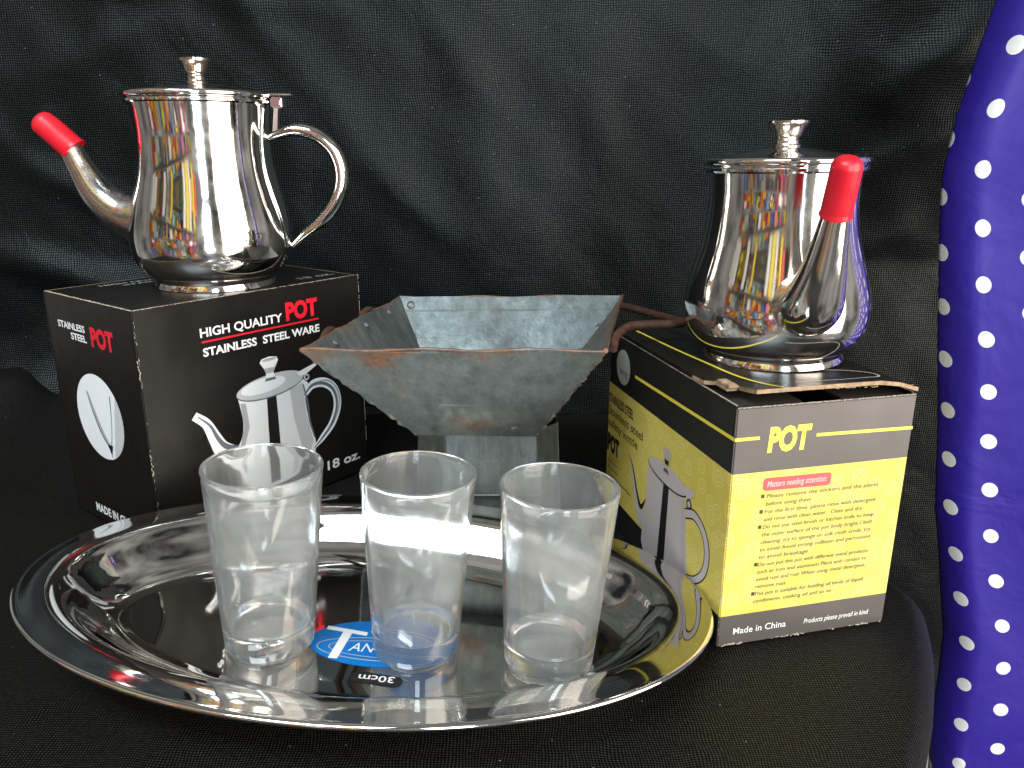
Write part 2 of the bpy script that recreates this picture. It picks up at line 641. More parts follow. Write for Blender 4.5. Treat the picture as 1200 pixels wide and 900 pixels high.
def text_mesh(txt, bold=0.0, shear=0.0, space=1.0):
    cu = bpy.data.curves.new('t', 'FONT')
    cu.body = txt
    cu.size = 1
    cu.offset = bold
    cu.shear = shear
    cu.space_character = space
    cu.resolution_u = 3
    o = bpy.data.objects.new('t', cu)
    col.objects.link(o)
    dg = bpy.context.evaluated_depsgraph_get()
    me = bpy.data.meshes.new_from_object(o.evaluated_get(dg))
    bpy.data.objects.remove(o)
    bpy.data.curves.remove(cu)
    return me


def cap_height():
    global _cap
    if _cap is None:
        me = text_mesh('H')
        _cap = max(v.co.y for v in me.vertices)
        bpy.data.meshes.remove(me)
    return _cap


FACE = {'R': ((1, 0, 0), (0, 0, 1), (0, -1, 0)), 'L': ((0, -1, 0), (0, 0, 1), (-1, 0, 0)), 'T': ((1, 0, 0), (0, 1, 0), (0, 0, 1))}


def onface(face, s, t, off, top=0.0):
    """face coordinates in cm (s along the face from the near corner, t up or back) to box coordinates"""
    if face == 'R':
        return (s, -off, t)
    if face == 'L':
        return (-off, s, t)
    return (s, t, top + off)


def letter(parent, face, txt, s0, s1, base, cap, color, bold=0.0, shear=0.0, off=.012, top=0.0, space=1.0, name='lettering', flip=False, ca=None):
    me = text_mesh(txt, bold, shear, space)
    xs = [v.co.x for v in me.vertices]
    xa, xb = min(xs), max(xs)
    kx = (s1 - s0) / (xb - xa)
    ky = cap / (ca or (cap_height() + 2 * bold * .5))
    for v in me.vertices:
        s = s0 + (v.co.x - xa) * kx
        t = base + v.co.y * ky
        v.co = Vector(onface(face, s, t, off, top)) * C
    me.materials.clear()
    me.materials.append(ink[color])
    o = bpy.data.objects.new(name, me)
    col.objects.link(o)
    o.parent = parent
    return o


def poly(parent, face, pts, color, off=.012, top=0.0, name='print', smooth=0):
    if smooth:
        pts = spline(list(pts) + [pts[0]], smooth)[:-1]
    v = [onface(face, s, t, off, top) for s, t in pts]
    return build(name, v, [tuple(range(len(v)))], ink[color], parent)


def band(parent, face, pts, wd, color, off=.014, top=0.0, name='print', sub=8):
    """a printed stroke of varying width along a smooth line"""
    P = spline([(p[0], p[1]) for p in pts], sub) if sub else pts
    n = len(P)
    v, f = [], []
    for i in range(n):
        a, b = P[max(0, i - 1)], P[min(n - 1, i + 1)]
        dx, dy = b[0] - a[0], b[1] - a[1]
        l = math.hypot(dx, dy) or 1
        t = i / (n - 1)
        if isinstance(wd, (list, tuple)):
            q = t * (len(wd) - 1)
            k = min(int(q), len(wd) - 2)
            ww = wd[k] + (wd[k + 1] - wd[k]) * (q - k)
        else:
            ww = wd
        nx_, ny_ = -dy / l * ww / 2, dx / l * ww / 2
        v.append(onface(face, P[i][0] + nx_, P[i][1] + ny_, off, top))
        v.append(onface(face, P[i][0] - nx_, P[i][1] - ny_, off, top))
    for i in range(n - 1):
        f.append((2 * i, 2 * i + 1, 2 * i + 3, 2 * i + 2))
    return build(name, v, f, ink[color], parent)


def ellipse(cx, cy, rx, ry, n=40, rot=0.0):
    out = []
    for k in range(n):
        a = 2 * math.pi * k / n
        x, y = rx * math.cos(a), ry * math.sin(a)
        out.append((cx + x * math.cos(rot) - y * math.sin(rot), cy + x * math.sin(rot) + y * math.cos(rot)))
    return out


rnd = random.Random(4)


def wear_line(parent, p0, p1, wd, n, jitter, material, name='worn_edge', keep=1.0, up=(0, 0, 1)):
    """ragged crumbs of bare card along an edge, in uneven runs"""
    p0, p1, U = Vector(p0), Vector(p1), Vector(up)
    D = p1 - p0
    S = D.normalized().cross(U)
    v, f = [], []
    n *= 2
    ph = rnd.uniform(0, 9)
    for i in range(n):
        u = i / n
        dens = keep + (1 - keep) * .9 * (math.sin(u * 9 + ph) * math.sin(u * 23 + 2 * ph))
        if rnd.random() > dens:
            continue
        a, b = p0 + D * u, p0 + D * ((i + rnd.uniform(.5, 1.5)) / n)
        w0 = wd * rnd.uniform(.15, 1.0) * (.5 + .5 * dens)
        j = S * rnd.uniform(-jitter, jitter)
        k = len(v)
        h = U * .012
        for q in (a + j + S * w0 * .5, b + j + S * w0 * .3, b + j - S * w0 * .5, a + j - S * w0 * .3):
            v.append(tuple(q + h))
        for q in (a + j + S * w0 * .6, b + j + S * w0 * .4, b + j - S * w0 * .6, a + j - S * w0 * .4):
            v.append(tuple(q - h))
        f += [(k, k + 1, k + 2, k + 3), (k, k + 4, k + 5, k + 1), (k + 1, k + 5, k + 6, k + 2), (k + 2, k + 6, k + 7, k + 3), (k + 3, k + 7, k + 4, k)]
    o = build(name, v, f, material, parent)
    o['kind'] = 'stuff'
    return o


# ------------------------------------------------------------------ black box (left)
AW, AD, AH = 14.46, 9.18, 12.82
A = empty('cardboard_box', (-18.23, 37.62, 0), (0, 0, R(52.99)))
tag(A, 'black cardboard box printed with a white-silver pot picture and red POT lettering', 'box')
TH = .16


def wallmats(m):
    return [m, kraft]


fr = bx('front_panel', 0, AW, 0, TH, 0, AH, None, A, wallmats(black_card), [0, 1, 0, 0, 0, 0], .05)
sd = bx('side_panel', 0, TH, TH + .01, AD - TH - .01, 0, AH - .02, None, A, wallmats(black_card), [0, 1, 0, 0, 0, 0], .03)
bx('side_panel', AW - TH, AW, TH + .01, AD - TH - .01, 0, AH - .02, None, A, wallmats(black_card), [0, 1, 0, 0, 0, 0], .03)
bx('back_panel', 0, AW, AD - TH, AD, 0, AH, None, A, wallmats(black_card), [0, 1, 0, 0, 0, 0], .03)
tp = bx('top_flap', TH + .03, AW - TH - .03, TH + .04, AD - TH - .03, AH - TH - .01, AH - .01, None, A, [black_card, kraft], [0, 0, 1, 1, 1, 1], .02)
bx('bottom_panel', TH + .03, AW - TH - .03, TH + .03, AD - TH - .03, .01, .01 + TH, kraft, A)
wear_line(A, (0, .08, AH), (AW, .08, AH), .10, 70, .03, pale_edge, keep=.9)
wear_line(A, (.08, .2, AH), (.08, AD, AH), .12, 45, .03, pale_edge, keep=.9)
wear_line(A, (0.03, .0, .3), (.03, .0, AH), .06, 60, .05, pale_edge, keep=.33, up=(-.7, -.7, 0))
wear_line(A, (AW, 0, 2), (AW, 0, AH), .08, 40, .02, pale_edge, keep=.8, up=(.7, -.7, 0))
# front print
letter(fr, 'R', 'HIGH QUALITY', 3.45, 8.62, 10.88, .47, 'white', .02)
letter(fr, 'R', 'POT', 8.88, 11.15, 10.90, 1.0, 'red', .05)
poly(fr, 'R', [(3.49, 10.57), (11.2, 10.57), (11.2, 10.67), (3.49, 10.67)], 'red')
letter(fr, 'R', 'STAINLESS  STEEL WARE', 3.51, 11.21, 9.85, .44, 'white', .03)
letter(fr, 'R', '18 oz.', 11.13, 13.84, .92, .60, 'white', .025)
body = [(5.28, 7.1), (5.42, 6.3), (5.47, 5.5), (5.3, 4.8), (4.95, 4.2), (4.75, 3.3), (4.95, 2.4), (5.5, 1.7), (6.0, 1.3), (9.2, 1.3), (9.8, 1.7), (10.25, 2.4), (10.35, 3.2), (10.1, 4.2), (9.9, 5.0), (9.8, 6.0), (9.76, 7.2)]
poly(fr, 'R', body, 'paleblue', .010, smooth=3)
poly(fr, 'R', [(8.75, 6.8), (9.7, 7.0), (9.8, 5.0), (10.2, 3.2), (9.4, 1.6), (8.9, 1.5), (9.3, 3.2), (8.9, 5.0)], 'midgrey', .016)
poly(fr, 'R', [(5.4, 6.8), (5.75, 6.7), (5.85, 5.3), (5.35, 4.1), (5.3, 2.6), (4.95, 3.2), (5.1, 4.2), (5.5, 5.4)], 'grey', .016)
poly(fr, 'R', [(7.14, 6.72), (7.78, 6.72), (7.8, 5), (7.80, 1.5), (7.02, 1.5), (7.08, 5)], 'black', .018)
poly(fr, 'R', ellipse(7.5, 7.33, 2.32, .68, 40, .04), 'bluegrey', .019)
poly(fr, 'R', ellipse(7.5, 7.37, 2.28, .64, 40, .04), 'midgrey', .022)
poly(fr, 'R', ellipse(7.0, 7.45, 1.5, .42, 40, .04), 'paleblue', .025)
kn = [(6.85, 8.8), (7.0, 8.98), (7.5, 9.05), (8.0, 8.95), (8.09, 8.75), (7.85, 8.35), (7.72, 8.1), (7.80, 7.8), (7.9, 7.5), (7.05, 7.5), (7.15, 7.8), (7.22, 8.1), (7.1, 8.4)]
poly(fr, 'R', kn, 'white', .028)
poly(fr, 'R', [(7.1, 8.42), (7.85, 8.38), (7.72, 8.1), (7.22, 8.1)], 'grey', .031)
poly(fr, 'R', [(7.15, 7.82), (7.8, 7.82), (7.86, 7.66), (7.1, 7.66)], 'bluegrey', .031)
poly(fr, 'R', ellipse(7.5, 8.88, .5, .08), 'grey', .031)
poly(fr, 'R', [(9.3, 7.7), (10.74, 8.02), (10.78, 7.84), (9.9, 7.45), (9.5, 7.45)], 'white', .030)
poly(fr, 'R', ellipse(10.0, 7.28, .2, .2), 'midgrey', .030)
poly(fr, 'R', ellipse(10.0, 7.28, .1, .1), 'black', .033)
hl = [(9.8, 6.25), (10.45, 6.72), (11.35, 6.62), (12.05, 6.0), (12.22, 5.0), (11.75, 3.95), (10.9, 3.2), (10.25, 2.75)]
band(fr, 'R', hl, [.35, .55, .6, .6, .6, .55, .45, .2], 'paleblue', .012)
band(fr, 'R', [(a - .05, b - .04) for a, b in hl], [.1, .2, .2, .2, .16, .2, .14, .06], 'bluegrey', .017)
band(fr, 'R', [(a + .16, b + .10) for a, b in hl[1:]], [.05, .1, .12, .1, .1, .08], 'grey', .017)
band(fr, 'R', [(9.72, 6.9), (9.95, 5.6), (10.0, 4.6), (10.3, 3.4)], [.1, .14, .14, .1], 'bluegrey', .020)
sp = [(2.60, 6.82), (3.25, 6.2), (3.65, 5.3), (4.0, 4.55), (4.6, 3.95), (5.1, 3.7)]
band(fr, 'R', sp, [.46, .56, .75, .95, 1.3, 1.6], 'white', .009)
band(fr, 'R', [(2.80, 6.72), (3.45, 6.05), (3.85, 5.2), (4.3, 4.62), (5.05, 4.35)], [.06, .14, .22, .30, .22], 'bluegrey', .013)
# side print


def letterL(parent, txt, s_left, s_right, base, cap, color, **k):
    """lettering on the left face reads from the far corner towards the near corner"""
    o = letter(parent, 'L', txt, -s_left, -s_right, base, cap, color, **k)
    for v in o.data.vertices:
        v.co.y = -v.co.y
    return o


letterL(sd, 'STAINLESS', 7.92, 5.0, 11.05, .36, 'white', bold=.03)
letterL(sd, 'STEEL', 6.62, 4.95, 10.52, .36, 'white', bold=.03)
letterL(sd, 'POT', 4.45, 2.12, 10.47, 1.0, 'red', bold=.05)
letterL(sd, 'MADE IN CHINA', 6.8, 2.2, .48, .5, 'white', bold=.04)
ov = ellipse(4.75, 6.48, 2.42, 2.38, 56)
poly(sd, 'L', ov, 'paleblue', .010)
poly(sd, 'L', [p for p in ellipse(4.75, 6.48, 2.42, 2.38, 56) if p[0] < 3.75 and p[1] < 8.0] , 'midgrey', .013)
band(sd, 'L', [(5.75, 7.75), (5.3, 6.7), (4.7, 5.6), (4.1, 4.9), (3.95, 4.3)], [.10, .26, .34, .3, .05], 'grey', .016)
band(sd, 'L', [(5.85, 7.8), (5.45, 6.7), (4.85, 5.6), (4.2, 4.95)], [.04, .07, .09, .05], 'black', .019)
band(sd, 'L', [(3.35, 7.9), (3.5, 6.6), (3.75, 5.5), (4.0, 4.8)], [.1, .06, .06, .08], 'bluegrey', .019)
poly(sd, 'L', [(4.3, 5.05), (3.75, 5.05), (3.95, 4.55), (4.05, 4.55)], 'black', .022)
# top print
letter(tp, 'T', 'HIGH QUALITY', 2.6, 7.2, 8.0, .42, 'dullwhite', .02, top=AH - .01)
letter(tp, 'T', 'STAINLESS', 3.6, 7.2, 7.3, .36, 'dullwhite', .02, top=AH - .01)
letter(tp, 'T', '18 oz.', 11.2, 13.7, 1.30, .6, 'dullwhite', .02, top=AH - .01)

# ------------------------------------------------------------------ yellow box (right)
BW, BD, BH = 8.2, 13.6, 10.80
B = empty('cardboard_box', (8.77, 29.49, 0), (0, 0, R(14.19)))
tag(B, 'yellow and dark grey cardboard box with care instructions and a raised top flap', 'box')
fr = bx('front_panel', 0, BW, 0, TH, 0, BH - .08, None, B, wallmats(yellow_panel), [0, 1, 0, 0, 0, 0], .05)
sd = bx('side_panel', 0, TH, TH + .01, BD - TH - .01, 0, BH - .02, None, B, wallmats(yellow_side), [0, 1, 0, 0, 0, 0], .03)
bx('side_panel', BW - TH, BW, TH + .01, BD - TH - .01, 0, BH - .02, None, B, wallmats(yellow_side), [0, 1, 0, 0, 0, 0], .03)
bx('back_panel', 0, BW, BD - TH, BD, 0, BH, None, B, wallmats(yellow_side), [0, 1, 0, 0, 0, 0], .03)
bx('bottom_panel', TH + .03, BW - TH - .03, TH + .03, BD - TH - .03, .01, .01 + TH, kraft, B)
# dust flaps folded in under the top
bx('dust_flap', TH + .02, 3.2, .6, BD - .5, BH - .30, BH - .16, inner_dark, B)
bx('dust_flap', BW - 3.2, BW - TH - .02, .6, BD - .5, BH - .30, BH - .16, inner_dark, B)
# top flap: lies on the walls and curls up a little at its front edge
nfl, nsx = 24, 8
TOPB = BH + .03
v, f, fm = [], [], []


def flapz(s, t):
    k = max(0, 1 - t / 4.2)
    return TOPB + .44 * k * k * (1 - .95 * max(0, (s - 6.0) / 2.2) ** 2)


for layer in (0, 1):
    for i in range(nfl + 1):
        t = -.02 + (BD - .02) * (i / nfl) ** 1.4
        for j in range(nsx + 1):
            s_ = .62 * max(0, 1 - t / 2.6) ** .5 * (1 if t < 2.6 else 0) * 0 + .02 + (BW - .04) * j / nsx
            if t < 2.6:
                s0 = .75
            else:
                s0 = .02
            s_ = s0 + (BW - .02 - s0) * j / nsx
            v.append((s_, t, flapz(s_, t) + layer * .17))
W_ = nsx + 1
off = (nfl + 1) * W_
for i in range(nfl):
    for j in range(nsx):
        a = i * W_ + j
        f.append((a + off, a + off + 1, a + off + W_ + 1, a + off + W_))
        fm.append(0)
        f.append((a, a + W_, a + W_ + 1, a + 1))
        fm.append(1)
for j in range(nsx):
    f.append((j, j + 1, j + 1 + off, j + off)); fm.append(1)
    a = nfl * W_ + j
    f.append((a + 1, a, a + off, a + 1 + off)); fm.append(0)
for i in range(nfl):
    a = i * W_
    f.append((a + W_, a, a + off, a + W_ + off)); fm.append(0 if i > 9 else 1)
    a = i * W_ + nsx
    f.append((a, a + W_, a + W_ + off, a + off)); fm.append(1)
tp = build('top_flap', v, f, None, B, False, None, [black_card, kraft], fm)
bx('corner_tab', .22, .72, 1.35, 2.5, TOPB + .17, TOPB + .30, kraft, B, bev=.03)
bx('corner_tab', .26, .72, 1.25, 2.3, TOPB + .31, TOPB + .43, kraft, B, bev=.03)
wear_line(B, (.05, .06, BH - .08), (BW, .06, BH - .08), .10, 60, .03, pale_edge, keep=.85)
wear_line(B, (.06, .2, BH - .01), (.06, BD, BH - .01), .09, 60, .02, pale_edge, keep=.9)
wear_line(B, (0.02, 0, .1), (0.02, 0, 7.9), .05, 60, .03, pale_edge, keep=.25, up=(-.7, -.7, 0))
wear_line(B, (.2, -.005, .05), (BW, -.005, .05), .10, 60, .03, pale_edge, keep=.35, up=(0, -1, 0))
wear_line(B, (1, -.02, TOPB + .55), (BW, -.02, TOPB + .30), .05, 40, .02, kraft, keep=.5, up=(0, -1, 0))
# front print
poly(fr, 'R', [(0, 9.36), (1.08, 9.36), (1.08, 9.50), (0, 9.50)], 'yellow')
poly(fr, 'R', [(3.64, 9.27), (BW, 9.2), (BW, 9.34), (3.64, 9.41)], 'yellow')
letter(fr, 'R', 'POT', 1.46, 3.40, 8.83, 1.02, 'yellow', .055, .08)
rr_ = []
for cx, cy, a0 in ((4.42, 7.47, 0), (1.6, 7.5, 90), (1.6, 7.26, 180), (4.42, 7.22, 270)):
    for k in range(6):
        a = R(a0 + 18 * k)
        rr_.append((cx + .16 * math.cos(a), cy + .16 * math.sin(a)))
poly(fr, 'R', rr_, 'coral', .012)
letter(fr, 'R', 'Matters needing attention:', 1.63, 4.38, 7.26, .26, 'dullwhite', .01, .15, off=.018)
LINES = [('Please remove the stickers and the plates', 6.94, 1), ('before using them', 3.75, 0), ('For the first time, please rinse with detergent', 6.92, 1),
         ('and rinse with clean water.  Clean and dry', 6.3, 0), ('Do not use steel brush or kitchen knife to keep', 6.91, 1),
         ('the outer surface of the pot body bright.Cloth', 6.88, 0), ('cleaning, try to sponge or soft cloth scrub, try', 6.86, 0),
         ('to avoid Avoid strong collision and percussion', 6.9, 0), ('to avoid breakage', 3.9, 0),
         ('Do not put this pot with different metal products', 6.89, 1), ('such as iron and aluminum Place and contact to', 6.85, 0),
         ('avoid rust and rust When using metal detergent,', 6.85, 0), ('remove rust', 3.0, 0),
         ('This pot is suitable for holding all kinds of liquid', 6.85, 1), ('condiments, cooking oil and so on', 5.3, 0)]
for k, (tx, sr, bul) in enumerate(LINES):
    bz = 6.77 - k * (6.77 - 1.94) / 14
    letter(fr, 'R', tx, 1.66 - .01 * k, sr, bz, .175, 'fadedblack', .0, .12, off=.014)
    if bul:
        poly(fr, 'R', [(1.40, bz + .02), (1.55, bz + .02), (1.55, bz + .18), (1.40, bz + .18)], 'olive', .014, name='bullet_mark')
letter(fr, 'R', 'Made in China', .71, 3.23, .54, .30, 'white', 0.004, off=.014)
letter(fr, 'R', 'Products please prevail in kind', 4.12, 7.35, .54, .24, 'white', 0.0, .15, off=.014)
# side print
band(sd, 'L', [(0, 9.43), (10.1, 9.2)], .16, 'yellow', sub=0)
poly(sd, 'L', ellipse(11.7, 9.25, .95, .95, 30), 'dullwhite', .012, name='sticker')
letterL(sd, 'zeng', 12.2, 11.1, 8.85, .35, 'dimgrey', off=.016)
letterL(sd, 'STAINLESS STEEL', 13.5, 10.05, 6.85, .5, 'black', bold=.02)
letterL(sd, 'Stainless steel', 13.5, 8.75, 6.15, .48, 'black')
letterL(sd, 'safety kettle', 13.5, 9.35, 5.45, .48, 'black')
letterL(sd, 'POT', 13.5, 11.8, 4.05, .98, 'black', bold=.06)
for k, (a_, b_) in enumerate(((13.3, 11.9), (13.3, 11.8), (13.3, 9.9))):
    band(sd, 'L', [(a_, 3.45 - .4 * k), (b_, 3.45 - .4 * k)], .07, 'dimgrey', sub=0)
bodyB = [(7.8, 5.5), (7.95, 4.0), (8.15, 2.5), (8.3, .9), (8.0, .45), (5.8, .25), (3.6, .5), (3.1, 1.2), (3.15, 1.9), (3.45, 3.4), (3.78, 5.2)]
poly(sd, 'L', bodyB, 'palegrey', .010)
poly(sd, 'L', [(6.05, 5.1), (5.45, 5.1), (5.55, .3), (6.35, .3)], 'black', .016)
poly(sd, 'L', [(4.1, 5.1), (3.8, 5.1), (3.35, 2), (3.2, 1.0), (3.6, .6), (3.75, 2.4)], 'pinkgrey', .016)
poly(sd, 'L', ellipse(5.75, 5.5, 2.16, .52, 40), 'black', .018)
poly(sd, 'L', ellipse(5.75, 5.55, 2.12, .48, 40), 'palegrey', .021)
poly(sd, 'L', [(6.3, 6.7), (6.1, 6.85), (5.6, 6.85), (5.4, 6.7), (5.6, 6.3), (5.68, 6.0), (5.5, 5.5), (6.2, 5.5), (6.02, 6.0), (6.1, 6.3)], 'pinkgrey', .024)
poly(sd, 'L', [(6.1, 6.3), (5.6, 6.3), (5.68, 6.05), (6.02, 6.05)], 'black', .027)
poly(sd, 'L', [(6.05, 5.85), (5.65, 5.85), (5.55, 5.65), (6.15, 5.65)], 'dimgrey', .027)
poly(sd, 'L', [(4.2, 5.75), (2.9, 5.95), (2.85, 5.75), (3.5, 5.3)], 'palegrey', .024)
poly(sd, 'L', ellipse(3.35, 5.15, .25, .25, 20), 'black', .024)
poly(sd, 'L', ellipse(3.35, 5.15, .15, .15, 20), 'palegrey', .027)
hb = [(3.7, 4.55), (2.8, 4.85), (1.9, 4.5), (1.45, 3.7), (1.6, 2.7), (2.3, 1.95), (3.15, 1.6)]
band(sd, 'L', hb, [.5, .5, .5, .5, .46, .4, .3], 'black', .012)
band(sd, 'L', hb, [.36, .36, .36, .38, .34, .28, .2], 'palegrey', .015)
sb_ = [(10.4, 4.8), (9.9, 4.3), (9.35, 3.3), (8.9, 2.5), (8.2, 1.9)]
band(sd, 'L', sb_, [.10, .3, .5, .8, 1.1], 'palegrey', .008)
band(sd, 'L', [(10.42, 4.85), (9.8, 4.35), (9.1, 3.2), (8.55, 2.65), (8.0, 3.3)], [.05, .12, .2, .3, .05], 'black', .013)
# top print: yellow rule and a white outlined swash, kept above the curled flap surface
def ontop(parent, pts, wd, color, up_=.17):
    P = spline(pts, 10)
    v, f = [], []
    for i in range(len(P)):
        a, b = P[max(0, i - 1)], P[min(len(P) - 1, i + 1)]
        dx, dy = b[0] - a[0], b[1] - a[1]
        l = math.hypot(dx, dy) or 1
        for sg in (1, -1):
            x, y = P[i][0] - sg * dy / l * wd / 2, P[i][1] + sg * dx / l * wd / 2
            v.append((x, y, flapz(x, y) + up_ + .03))
    for i in range(len(P) - 1):
        f.append((2 * i, 2 * i + 1, 2 * i + 3, 2 * i + 2))
    return build('print', v, f, ink[color], parent)


ontop(tp, [(.95, 12.4), (1.2, 8.4), (1.55, 4.9), (1.85, 1.7), (1.95, .1)], .16, 'yellow')
ontop(tp, [(3.2, 1.2), (5.5, .95), (7.2, 1.3), (7.6, 2.1), (6.6, 2.9), (5.6, 3.2)], .10, 'dullwhite')

# ------------------------------------------------------------------ pots
def make_pot(name, loc, az, prof, lid_r, z_rim, z_dome, knob, spout, spout_r, cap_pts, cap_r, handle, spout_mat, foot):
    """local +x is the spout side"""
    P = empty(name, loc, (0, 0, az))
    pr = spline(prof, 6)
    zt = prof[-1][1]
    th = .06
    inner = [(r - th, z) for r, z in reversed(pr) if z > prof[0][1] + .12]
    outer = [(0.001, prof[0][1] + .0)] + pr
    lathe('body', outer + [(prof[-1][0] - th * .5, zt + .02)] + inner + [(.001, prof[0][1] + .12)], pot_steel, P, 128)
    lathe('foot_ring', foot, pot_steel, P, 96, True)
    # lid: flat flange with rolled edge, step and low dome
    lr = lid_r
    lid = [(.001, z_dome)] + spline([(.55, z_dome - .005), (1.4, z_dome - .10), (2.3, z_dome - .24), (3.0, z_dome - .40), (lr - .42, z_rim + .42)], 5) + \
          spline([(lr - .30, z_rim + .40), (lr - .12, z_rim + .37), (lr - .02, z_rim + .30), (lr, z_rim + .21), (lr - .02, z_rim + .12), (lr - .10, z_rim + .05)], 3) + \
          [(lr - .3, z_rim + .045), (lr - .45, z_rim + .05), (.001, z_rim + .05)]
    ld = lathe('lid', lid, pot_steel, P, 128)
    lathe('rim_bead', [(lr - .36, z_rim - .24), (lr - .14, z_rim - .25), (lr - .07, z_rim - .17), (lr - .06, z_rim - .07), (lr - .12, z_rim + .01), (lr - .36, z_rim + .03)], pot_steel, P, 128, True)
    lathe('knob', [(.001, z_dome - .01)] + [(r, z_dome + z) for r, z in knob] + [(.001, z_dome + knob[-1][1] + .015)], knob_steel, ld, 48)
    # spout
    sp = spline([(a, 0, b) for a, b in spout], 8)
    rads = [r[0] for r in spline([(r, 0) for r in spout_r], 8)]
    s_ = tube('spout', sp, rads, spout_mat, P, 32)
    # root flange where the spout is welded on
    # red cap
    cp = spline([(a, 0, b) for a, b in cap_pts], 8)
    n = len(cp)
    cr = []
    d = (Vector(cp[-1]) - Vector(cp[-2])).normalized()
    pts = [Vector(p) for p in cp]
    rad = [cap_r * (1.02 - .05 * i / n) for i in range(n)]
    rad[0] = cap_r * 1.06
    rad[1] = cap_r * 1.06
    for k in range(1, 9):
        a = k / 8 * math.pi / 2
        pts.append(Vector(cp[-1]) + d * cap_r * .6 * math.sin(a))
        rad.append(max(.01, cap_r * .93 * math.cos(a) ** .8))
    tube('spout_cap', pts, rad, red_cap, s_, 32)
    # handle
    if handle:
        hp = spline([(-a, 0, b) for a, b, *_ in handle], 8)
        hr = [q[0] for q in spline([(q[2], 0) for q in handle], 8)]
        h = tube('handle', hp, hr, pot_steel, P, 24, flat=[1.15] * len(hp))
        # mounting strap hugging the body under the hinge
        sv, sf = [], []
        zz = [zt - .1 - i * (zt - 2.2) / 30 for i in range(31)]

        def rad_at(z):
            for (r0, z0), (r1, z1) in zip(pr, pr[1:]):
                if z0 <= z <= z1:
                    return r0 + (r1 - r0) * (z - z0) / max(1e-6, z1 - z0)
            return pr[-1][0]
        for layer in (.035, .11):
            for i, z in enumerate(zz):
                wd = .16 + .12 * math.sin(i / 30 * math.pi)
                for k in range(7):
                    a = math.pi + (k / 6 - .5) * 2 * wd
                    r_ = rad_at(z) + layer
                    sv.append((r_ * math.cos(a), r_ * math.sin(a), z))
        o7 = 31 * 7
        for i in range(30):
            for k in range(6):
                a = i * 7 + k
                sf.append((a + o7, a + o7 + 1, a + o7 + 8, a + o7 + 7))
                sf.append((a, a + 7, a + 8, a + 1))
            a = i * 7
            sf.append((a, a + o7, a + o7 + 7, a + 7))
            a = i * 7 + 6
            sf.append((a, a + 7, a + 7 + o7, a + o7))
        for k in range(6):
            sf.append((k, k + 1, k + 1 + o7, k + o7))
            a = 30 * 7 + k
            sf.append((a, a + o7, a + 1 + o7, a + 1))
        st = build('handle_strap', sv, sf, pot_steel, h)
        sharp(st)
        # hinge: two cheeks, a pin and the thumb tab
        hg = bx('hinge', -(lr + .62), -(lr - .04), -.42, .42, z_rim - .42, z_rim + .16, pot_steel, P, bev=.08)
        tube('hinge_pin', [(-(lr + .32), -.5, z_rim - .12), (-(lr + .32), .5, z_rim - .12)], [.17, .17], pot_steel, hg, 20)
        hexa('thumb_tab', [(-(lr + 1.1), -.4, z_rim + .25), (-(lr - .35), -.5, z_rim + .215), (-(lr - .35), .5, z_rim + .215), (-(lr + 1.1), .4, z_rim + .25),
                           (-(lr + 1.1), -.4, z_rim + .32), (-(lr - .35), -.5, z_rim + .33), (-(lr - .35), .5, z_rim + .33), (-(lr + 1.1), .4, z_rim + .32)], pot_steel, ld)
        hexa('hinge_leg', [(-(lr + .16), -.16, z_rim - 1.75), (-(lr - .10), -.16, z_rim - 1.75), (-(lr - .10), .16, z_rim - 1.75), (-(lr + .16), .16, z_rim - 1.75),
                           (-(lr + .34), -.28, z_rim - .30), (-(lr + .12), -.28, z_rim - .30), (-(lr + .12), .28, z_rim - .30), (-(lr + .34), .28, z_rim - .30)], pot_steel, hg)
    return P


KNOB = spline([(.56, 0), (.55, .06), (.50, .10), (.47, .26), (.49, .32), (.45, .38), (.45, .44), (.52, .50), (.60, .72), (.70, .95), (.79, 1.07), (.82, 1.13), (.82, 1.21), (.77, 1.25), (.3, 1.27)], 2)
profA = [(3.30, .50), (3.64, .72), (4.0, 1.15), (4.25, 1.75), (4.33, 2.5), (4.29, 3.2), (4.10, 4.2), (3.84, 5.2), (3.60, 6.2), (3.47, 7.2), (3.44, 8.2), (3.50, 9.1), (3.58, 9.85)]
footA = [(3.05, .0), (3.32, .0), (3.30, .12), (3.22, .3), (3.28, .50), (3.34, .56), (3.0, .56)]
potA = make_pot('steel_pot', (-17.02, 45.9, AH + .02), math.pi + .05, profA, 3.93, 9.95, 10.80, KNOB,
                [(3.6, 3.55), (4.5, 3.80), (5.25, 4.2), (6.05, 5.05), (6.65, 6.2), (7.12, 7.3), (7.35, 7.8)], [1.6, 1.28, 1.08, .90, .72, .60, .55],
                [(6.95, 7.3), (7.4, 7.75), (7.95, 8.3), (8.42, 8.72)], .70,
                [(3.55, 8.0, .22), (4.1, 8.2, .26), (5.1, 8.42, .34), (6.25, 8.12, .38), (7.15, 7.25, .40), (7.45, 5.95, .40), (7.05, 4.6, .38), (6.1, 3.45, .34), (5.15, 2.72, .26), (4.45, 2.1, .16)],
                satin_steel, footA)
tag(potA, 'steel pot seen side-on, red-capped spout and loop handle, standing on the black box', 'pot')
sB = .955
profB = [(r * sB * (1 - .035 * max(0, z - 6) / 4), z * .885) for r, z in profA]
footB = [(r * .965, z * .885) for r, z in footA]
azB = R(-91.0)
